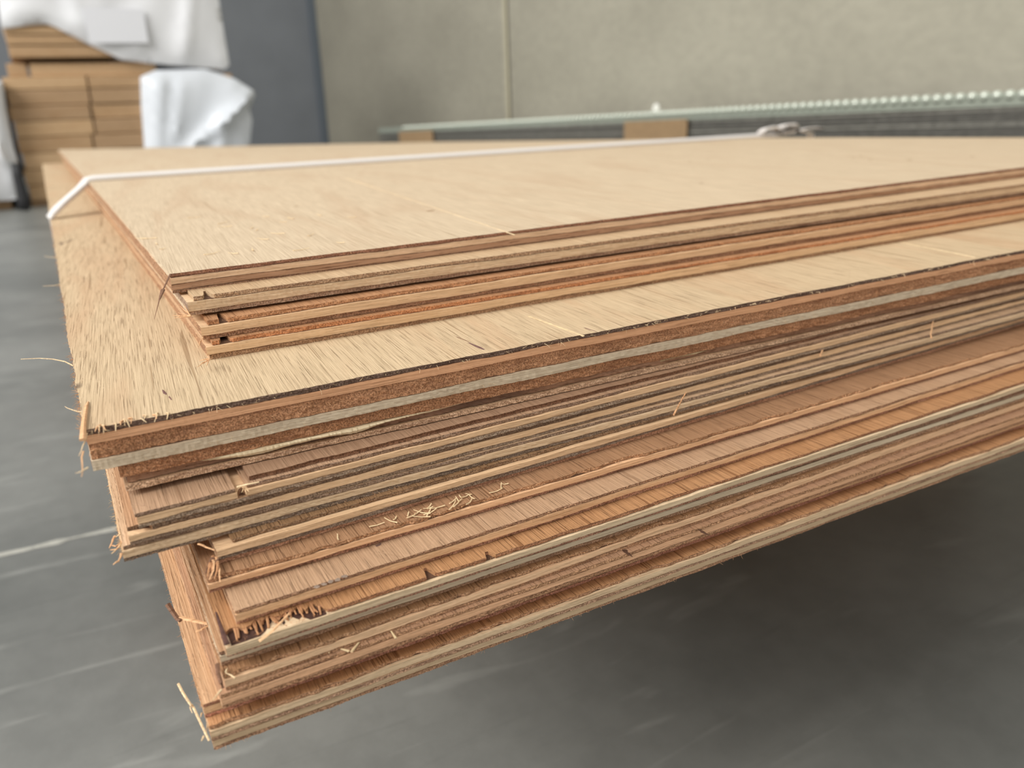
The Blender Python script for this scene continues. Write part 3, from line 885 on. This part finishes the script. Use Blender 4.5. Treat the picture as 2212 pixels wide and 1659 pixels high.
# ------------------------------------------------------------------ bearers under the plywood
bear_mat = wood(C((170, 134, 92)), C((140, 100, 66)), 'X', .5)
for y_, lab in ((.42, 'rough timber bearer under the front half of the plywood stack'), (1.25, 'rough timber bearer under the middle of the plywood stack'), (2.05, 'rough timber bearer under the far end of the plywood stack')):
    mb = MB()
    dz_ = float(droop(1.2, y_))
    mb.box(.06, 1.20, y_ - .05, y_ + .05, ZF, ZBOT - dz_ - .0004, .003)
    tag(mb.build('timber_bearer', bear_mat), lab, 'bearer', 'bearers under the plywood')

# ------------------------------------------------------------------ stack of dark sheets by the wall, dimpled cushioning on top
XS = 1.95
edge_px = [(2204, 191), (1800, 219), (1384, 246), (1042, 258), (857, 275)]
ey = []; ez = []
for p in edge_px:
    a = at_x(*p, XS); ey.append(a[1]); ez.append(a[2])
print('dark stack edge', [(round(float(a), 3), round(float(b), 3)) for a, b in zip(ey, ez)])
pf = np.polyfit(ey, ez, 1)
ztop_s = lambda y: float(np.polyval(pf, y))
Y0S, Y1S = -.9, 5.0
XS1 = XS + .62
dark_m = plain('dark_sheet', lin((104, 102, 96)), .4, .25, .5, 40, .25)
dark_m2 = plain('dark_sheet_edge', lin((132, 130, 122)), .35, .3, .5, 60, .3)
foam_m = plain('cushion_sheet', lin((150, 156, 144)), .3, .1, .6, 60, .12)
BAND = .035


def bent_slab(x0, x1, zo, th_, n=24):
    V = []; F = []
    for i in range(n + 1):
        y = Y0S + (Y1S - Y0S) * i / n
        z = ztop_s(y) - zo
        V += [(x0, y, z), (x1, y, z), (x1, y, z - th_), (x0, y, z - th_)]
    for i in range(n):
        for k in range(4):
            F.append([i * 4 + k, (i + 1) * 4 + k, (i + 1) * 4 + (k + 1) % 4, i * 4 + (k + 1) % 4])
    F.append([0, 1, 2, 3]); F.append([n * 4 + k for k in (3, 2, 1, 0)])
    return V, F


ords = ['top', 'second', 'third', 'fourth', 'fifth', 'sixth', 'seventh', 'eighth', 'ninth', 'tenth', 'eleventh', 'twelfth']
NS = 12
for k in range(NS):
    th_ = .0092
    jx = random.uniform(0, .004)
    V, F = bent_slab(XS + .004 + jx, XS1 + jx, BAND + k * .0112, th_)
    o = mesh_obj('metal_sheet', V, F, dark_m if k % 3 else dark_m2)
    tag(o, '%s dark metal sheet in the low pile by the concrete wall' % (ords[k] if k else 'uppermost'), 'metal sheet', 'dark sheets piled by the wall')
zlow = BAND + NS * .0112
for y_, lab in ((.6, 'wooden skid under the near part of the dark sheet pile'), (2.2, 'wooden skid under the middle of the dark sheet pile'), (4.0, 'wooden skid under the far part of the dark sheet pile')):
    mb = MB(); mb.box(XS + .03, XS1 - .03, y_ - .05, y_ + .05, ZF, min(ztop_s(y_ - .05), ztop_s(y_ + .05)) - zlow + .0018, .003)
    tag(mb.build('timber_skid', bear_mat), lab, 'skid', 'skids under the dark sheet pile')
cw = empty('cushioning_sheet', (XS, 0, ztop_s(0))); tag(cw, 'pale dimpled cushioning sheet covering the dark sheet pile', 'cushioning')
V, F = bent_slab(XS + .003, XS1, .003, BAND - .0035)
V = [(v[0] - XS, v[1], v[2] - ztop_s(0)) for v in V]
mesh_obj('backing', V, F, foam_m, cw)
bm = bmesh.new(); bmesh.ops.create_uvsphere(bm, u_segments=10, v_segments=6, radius=1.0)
dome = bpy.data.meshes.new('dimple'); bm.to_mesh(dome); bm.free()
dome.polygons.foreach_set('use_smooth', [True] * len(dome.polygons)); dome.materials.append(plain('cushion_dimple', lin((206, 212, 198)), .18, .25, .8))
PT = .030
extra = MB()
n_d = 0
for r_ in range(2):
    y = .20 + r_ * PT / 2
    while y < 4.9:
        z = ztop_s(y) - (.010 if r_ == 0 else .025)
        if n_d % 150 < 146 and y < 4.55:
            d = bpy.data.objects.new('dimple', dome); COL.objects.link(d); d.parent = cw
            d.location = (.004, y, z - ztop_s(0)); d.scale = (.0120, .0125, .0112)
            n_d += 1
        y += PT
# small bright nub of plastic and cardboard edge guards on the pile
card = plain('cardboard', lin((150, 124, 92)), .85, nscale=60, namt=.12)
for (pa, pb), lab in (((1352, 1488), 'brown cardboard edge guard on the dark sheet pile, nearer one'), ((862, 935), 'brown cardboard edge guard at the far end of the dark sheet pile')):
    ya = float(at_x(pb, 255, XS)[1]); yb = float(at_x(pa, 262, XS)[1])
    mb = MB(); c_ = (ya + yb) / 2
    za = ztop_s(c_)
    n = 10; V = []; F = []
    for i in range(n + 1):
        y = ya + (yb - ya) * i / n; zt_ = ztop_s(y)
        V += [(XS - .008, y, zt_ - BAND + .004), (XS - .008, y, zt_ - .17), (XS - .004, y, zt_ - .17), (XS - .004, y, zt_ - BAND + .004)]
    for i in range(n):
        for k in range(4): F.append([i * 4 + k, i * 4 + (k + 1) % 4, (i + 1) * 4 + (k + 1) % 4, (i + 1) * 4 + k])
    F.append([0, 1, 2, 3][::-1]); F.append([n * 4 + k for k in range(4)])
    V = [(v[0] - XS, v[1] - c_, v[2] - za) for v in V]
    o = mesh_obj('cardboard_guard', V, F, card); o.location = (XS, c_, za)
    tag(o, lab, 'edge guard', 'cardboard guards')
nb = at_x(1418, 224, XS + .05)
bm = bmesh.new(); bmesh.ops.create_icosphere(bm, subdivisions=3, radius=1.0)
for v in bm.verts:
    k = 1 + .22 * math.sin(5 * v.co.x + 2) * math.cos(6 * v.co.y) + .12 * math.sin(9 * v.co.z)
    v.co = Vector((v.co.x * .010 * k, v.co.y * .013 * k, (.011 * v.co.z * k if v.co.z > 0 else v.co.z * .011)))
    if v.co.z < -.004: v.co.x *= 1.7; v.co.y *= 2.1
me = bpy.data.meshes.new('plastic_scrap'); bm.to_mesh(me); bm.free(); me.materials.append(plain('scrap_plastic', lin((236, 236, 228)), .25, 0, .7))
o = bpy.data.objects.new('plastic_scrap', me); COL.objects.link(o)
o.location = (nb[0], nb[1], ztop_s(nb[1]) + .010); o.scale = (1, 1, 1.35)
tag(o, 'small bright crumple of white plastic on the dimpled cushioning', 'plastic scrap')

# ------------------------------------------------------------------ painted line on the floor
pa = at_z(-60, 1214, ZF); pb = at_z(330, 1124, ZF)
pa = pa - (pb - pa) * 9
n = 400; V = []; F = []
for i in range(n + 1):
    t = 10.0 * i / n - 9.0; p = pa + (pb - pa) * (i / n)
    w_ = .0040 + .0022 * float(noise1(t * 1.0, .06, 5)) + .0030 * math.exp(-((t - .42) / .07) ** 2)
    c_ = .0015 * float(noise1(t, .11, 9))
    V += [(p[0], p[1] - w_ + c_, ZF + .0002), (p[0], p[1] - w_ * .8 + c_, ZF + .0009), (p[0], p[1] + w_ * .8 + c_, ZF + .0009), (p[0], p[1] + w_ + c_, ZF + .0002)]
for i in range(n):
    for k in range(3): F.append([i * 4 + k, (i + 1) * 4 + k, (i + 1) * 4 + k + 1, i * 4 + k + 1])
tag(mesh_obj('chalk_line', V, F, plain('chalk_white', lin((176, 175, 166)), .8, nscale=180, namt=.15)), 'thin white chalky line on the grey floor left of the stack', 'line')

# ------------------------------------------------------------------ timber packs in the background
YP = float(at_z(60, 448, ZF)[1])
print('pack plane', YP)
def PX(px, py): return float(at_y(px, py, YP)[0])
def PZ(px, py): return float(at_y(px, py, YP)[2])
b_cols = [C((178, 146, 102)), C((166, 134, 92)), C((184, 152, 108)), C((156, 126, 88))]
b_mats = [wood(c, tuple(v * .8 for v in c), 'X', .2, blotch=.6) for c in b_cols]
DEP = 1.0


def board(parent, x0, x1, z0, z1, o, dy=0.0, name='board'):
    mb = MB(); mb.box(x0 - o[0], x1 - o[0], YP + dy - o[1], YP + DEP - o[1], z0 - o[2], z1 - o[2], .004)
    return mb.build(name, random.choice(b_mats), parent)


def wrap_shell(outline, depth, dy, amp, creases, mat, name, parent, o, seed, res=.035):
    """plastic wrap pulled over a pack: outlined front, folds, and sides running back over the pack"""
    pts = [(PX(*p), PZ(*p)) for p in outline]
    P_ = []
    for (a, b) in zip(pts, pts[1:] + pts[:1]):
        ln = math.hypot(b[0] - a[0], b[1] - a[1]); n = max(1, int(ln / res))
        for i in range(n): P_.append((a[0] + (b[0] - a[0]) * i / n, a[1] + (b[1] - a[1]) * i / n))
    nb_ = len(P_)
    xs = [p[0] for p in P_]; zs = [p[1] for p in P_]
    def inside(x, z):
        c = False
        for i in range(nb_):
            x1, z1 = P_[i]; x2, z2 = P_[i - 1]
            if (z1 > z) != (z2 > z) and x < (x2 - x1) * (z - z1) / (z2 - z1) + x1: c = not c
        return c
    G = []
    for x in np.arange(min(xs), max(xs), res):
        for z in np.arange(min(zs), max(zs), res):
            q_ = (x + res * .3 * math.sin(37 * z), z + res * .3 * math.sin(31 * x))
            if inside(*q_) and min(math.hypot(q_[0] - a, q_[1] - b) for a, b in P_) > res * .45: G.append(q_)
    allp = [Vector(p) for p in P_] + [Vector(g) for g in G]
    res_ = delaunay_2d_cdt(allp, [], [list(range(nb_))], 1, 1e-6)
    cr = [((PX(*a), PZ(*a)), (PX(*b), PZ(*b)), h, w_) for a, b, h, w_ in creases]
    def yoff(x, z, edge):
        f = amp * (.6 * math.sin(9 * x + 5 * z + seed) * math.sin(6 * z - 4 * x + seed * 2) + .4 * math.sin(23 * x - 11 * z + seed * 3))
        for a, b, h, w_ in cr:
            dx, dz = b[0] - a[0], b[1] - a[1]; l2 = dx * dx + dz * dz
            t = max(0, min(1, ((x - a[0]) * dx + (z - a[1]) * dz) / l2)); d = math.hypot(x - a[0] - t * dx, z - a[1] - t * dz)
            f += h * math.exp(-(d / w_) ** 2)
        bul = 1 - math.exp(-edge / .05)
        return dy - f * bul - amp * 2.2 * bul
    V = []
    for v in res_[0]:
        e = min(math.hypot(v[0] - a, v[1] - b) for a, b in P_)
        V.append((v[0] - o[0], YP + yoff(v[0], v[1], e) - o[1], v[1] - o[2]))
    F = [list(f) for f in res_[2]]
    n0 = len(V)
    mp = {}
    for i, og in enumerate(res_[3]):
        for k in og:
            if k < nb_: mp[k] = i
    for k in range(nb_):
        v = V[mp[k]]; V.append((v[0], YP + depth - o[1], v[2]))
    for k in range(nb_):
        j = (k + 1) % nb_
        F.append([mp[k], n0 + k, n0 + j, mp[j]])
    F.append([n0 + k for k in range(nb_)])
    ob = mesh_obj(name, V, F, mat, parent, smooth=False)
    bm = bmesh.new(); bm.from_mesh(ob.data); bmesh.ops.recalc_face_normals(bm, faces=bm.faces); bm.to_mesh(ob.data); bm.free()
    ob.data.polygons.foreach_set('use_smooth', [True] * len(ob.data.polygons))
    try:
        ob.data.set_sharp_from_angle(angle=math.radians(50))
    except Exception: pass
    return ob


wrap_m = plain('white_wrap', lin((232, 233, 236)), .32, 0, .5, 9, .03)
wrap_m2 = plain('white_wrap_blue', lin((226, 231, 238)), .3, 0, .5, 9, .03)
# lower pack
o1 = (PX(60, 448), YP, ZF)
lp = empty('timber_pack', o1); tag(lp, 'lower pack of stacked brown boards standing on the floor, white wrap over its right end', 'timber pack')
PY_ROW = lambda y: y - 15
rows = [428, 396, 361, 327, 293, 259, 226, 192, 164]
XL, XR_ = PX(36, 300), PX(520, 300)
for i in range(len(rows) - 1):
    z0 = PZ(150, rows[i]); z1 = PZ(150, rows[i + 1])
    j = PX({0: 150, 1: 205, 2: 230, 3: 203, 4: 205, 5: 198, 6: 196, 7: 190}[i], PY_ROW(rows[i]))
    g = .003
    for a, b in ((XL + random.uniform(-.01, .01), j - .004), (j + .004, XR_)):
        board(lp, a, b, z0 + g / 2, z1 - g / 2, o1, random.uniform(0, .02))
for a, b in ((XL, XL + .1), ((XL + XR_) / 2 - .05, (XL + XR_) / 2 + .05), (XR_ - .1, XR_)):
    mb = MB(); mb.box(a - o1[0], b - o1[0], .02, DEP, 0, PZ(150, 428) - ZF, .004); mb.build('skid', b_mats[3], lp)
wrap_shell([(303, 166), (335, 152), (440, 149), (505, 170), (547, 196), (549, 208), (538, 235), (543, 262), (536, 330), (536, 425), (318, 425), (312, 330), (306, 240)], .8, -.02, .016,
           [((545, 205), (400, 325), .05, .03), ((345, 180), (335, 320), .03, .03), ((390, 175), (375, 300), .02, .025), ((480, 260), (470, 320), .03, .04)], wrap_m2, 'plastic_wrap', lp, o1, 1.3)
# bearers between the packs
ZB0, ZB1 = PZ(150, 161), PZ(150, 131)
for k, (a, b) in enumerate(((14, 58), (64, 340))):
    mb = MB(); x0, x1 = PX(a, 146), PX(b, 146); c_ = (x0 + x1) / 2
    mb.box(x0 - c_, x1 - c_, .05, DEP, 0, ZB1 - ZB0 - .002, .004)
    o = mb.build('pack_bearer', b_mats[(k + 1) % 4]); o.location = (c_, YP, PZ(150, 164) + .0005)
    tag(o, ['short bearer at the left end between the two timber packs', 'long grey brown bearer between the two timber packs', 'bearer third from left between the two timber packs', 'bearer at the right end between the two timber packs'][k], 'bearer', 'bearers between the timber packs')
# upper pack
o2 = (PX(60, 100), YP, PZ(150, 125))
up = empty('timber_pack', o2); tag(up, 'upper pack of boards mostly covered by a white plastic sheet with a paper label', 'timber pack')
ur = [125, 98, 75, 52, 25, -5, -40]
for i in range(len(ur) - 1):
    z0 = PZ(150, ur[i]); z1 = PZ(150, ur[i + 1])
    board(up, PX(12, 80), PX(465, 80), z0 + .003, z1 - .003, o2, random.uniform(0, .015))
uw = wrap_shell([(3, 62), (60, 55), (98, 51), (118, 58), (190, 95), (262, 129), (370, 141), (484, 150), (494, 141), (482, 70), (468, -20), (455, -90), (-30, -90), (-4, 0)], .95, -.02, .012,
           [((412, -60), (392, 140), .02, .03), ((180, 60), (300, 105), .02, .03), ((40, 30), (150, 60), .02, .05), ((150, -20), (170, 40), .02, .04)], wrap_m, 'plastic_wrap', up, o2, 4.1)
lb = MB()
x0, x1, z0, z1 = PX(185, 60), PX(312, 60), PZ(250, 95), PZ(250, 22)
lb.box(x0 - o2[0], x1 - o2[0], -.075, -.071, z0 - o2[2], z1 - o2[2])
lb.build('paper_label', plain('paper', lin((228, 229, 234)), .5), up)
# neighbouring wrapped pack at the frame's left edge
o3 = (PX(-60, 430), YP, ZF)
np_ = empty('wrapped_pack', o3); tag(np_, 'white wrapped pack cut off by the left edge of the picture', 'wrapped pack')
wrap_shell([(-260, 160), (-20, 172), (6, 178), (14, 240), (30, 320), (50, 385), (44, 428), (-30, 432), (-260, 436)], .9, -.10, .018,
           [((0, 330), (48, 392), .05, .03), ((-10, 190), (5, 330), .03, .03)], wrap_m, 'plastic_wrap', np_, o3, 2.2)
mb = MB()
for x_ in (-200, -60, 0):
    mb.box(PX(x_, 430) - .05 - o3[0], PX(x_, 430) + .05 - o3[0], -.02, .8, 0, PZ(-60, 431) - ZF + .01, .003)
mb.build('skid', b_mats[3], np_)
# dark strip of plastic hanging between the packs
pts = [at_y(x, y, YP - .19) for x, y in ((33, 352), (38, 380), (45, 405), (50, 430), (52, 462))]
pts[-1][2] = ZF + .004
V, F = tube_data(pts, .022, .030, 8, .35)
c_ = pts[-1].copy()
o = mesh_obj('dark_strip', [v - c_ for v in V], F, plain('black_plastic', lin((46, 46, 48)), .5), None, True); o.location = c_
tag(o, 'black plastic strip hanging in front of the timber pack to the floor', 'plastic strip')

# ------------------------------------------------------------------ stains and knots with a shape of their own
def mark(key, px, py, ln, wd, col, ang=math.pi / 2 + .07, name='stain_mark'):
    sh = SHEETS[key]; c_ = sh.local(at_z(px, py, sh.zt))
    V = [(c_[0], c_[1], .00016)]; n = 14
    for i in range(n):
        t = 2 * math.pi * i / n; k = 1 + .25 * random.uniform(-1, 1)
        a, b = math.cos(t) * ln / 2 * k, math.sin(t) * wd / 2 * k
        V.append((c_[0] + a * math.cos(ang) - b * math.sin(ang), c_[1] + a * math.sin(ang) + b * math.cos(ang), .00003))
    V = [(v[0], v[1], v[2] - float(droop(*sh.world(v[0], v[1])))) for v in V]
    mesh_obj(name, V, [[0, 1 + i, 1 + (i + 1) % n] for i in range(n)], plain('stain', lin(col), .8, nscale=700, namt=.3), sh.o)


mark('K', 355, 848, .0075, .0010, (112, 78, 72)); mark('K', 368, 860, .006, .0007, (120, 84, 76))
mark('K', 1030, 748, .016, .0016, (112, 80, 74)); mark('K', 1000, 733, .014, .0008, (128, 96, 72)); mark('K', 1275, 712, .010, .0010, (124, 92, 80))
for i in range(5): mark('M6', 684 + i * 15, 1265 - i * 4.6 + random.uniform(-2, 2), .0022, .0022, (140, 122, 108))
mark('M6', 818, 1177, .0016, .0030, (110, 84, 74), 1.9)
mark('M10', 1357, 1196, .006, .0016, (86, 58, 42)); mark('M10', 1350, 1190, .003, .0022, (86, 58, 42)); mark('M10', 1520, 1150, .007, .0018, (84, 56, 40))
for px, py in ((1490, 348), (1530, 344), (1843, 340), (1860, 336), (1515, 395), (1965, 345), (2100, 338), (1880, 345), (930, 455), (640, 445)):
    mark('T1', px, py, random.uniform(.004, .008), random.uniform(.003, .005), (150, 120, 88), 0.3, 'dirt_speck')
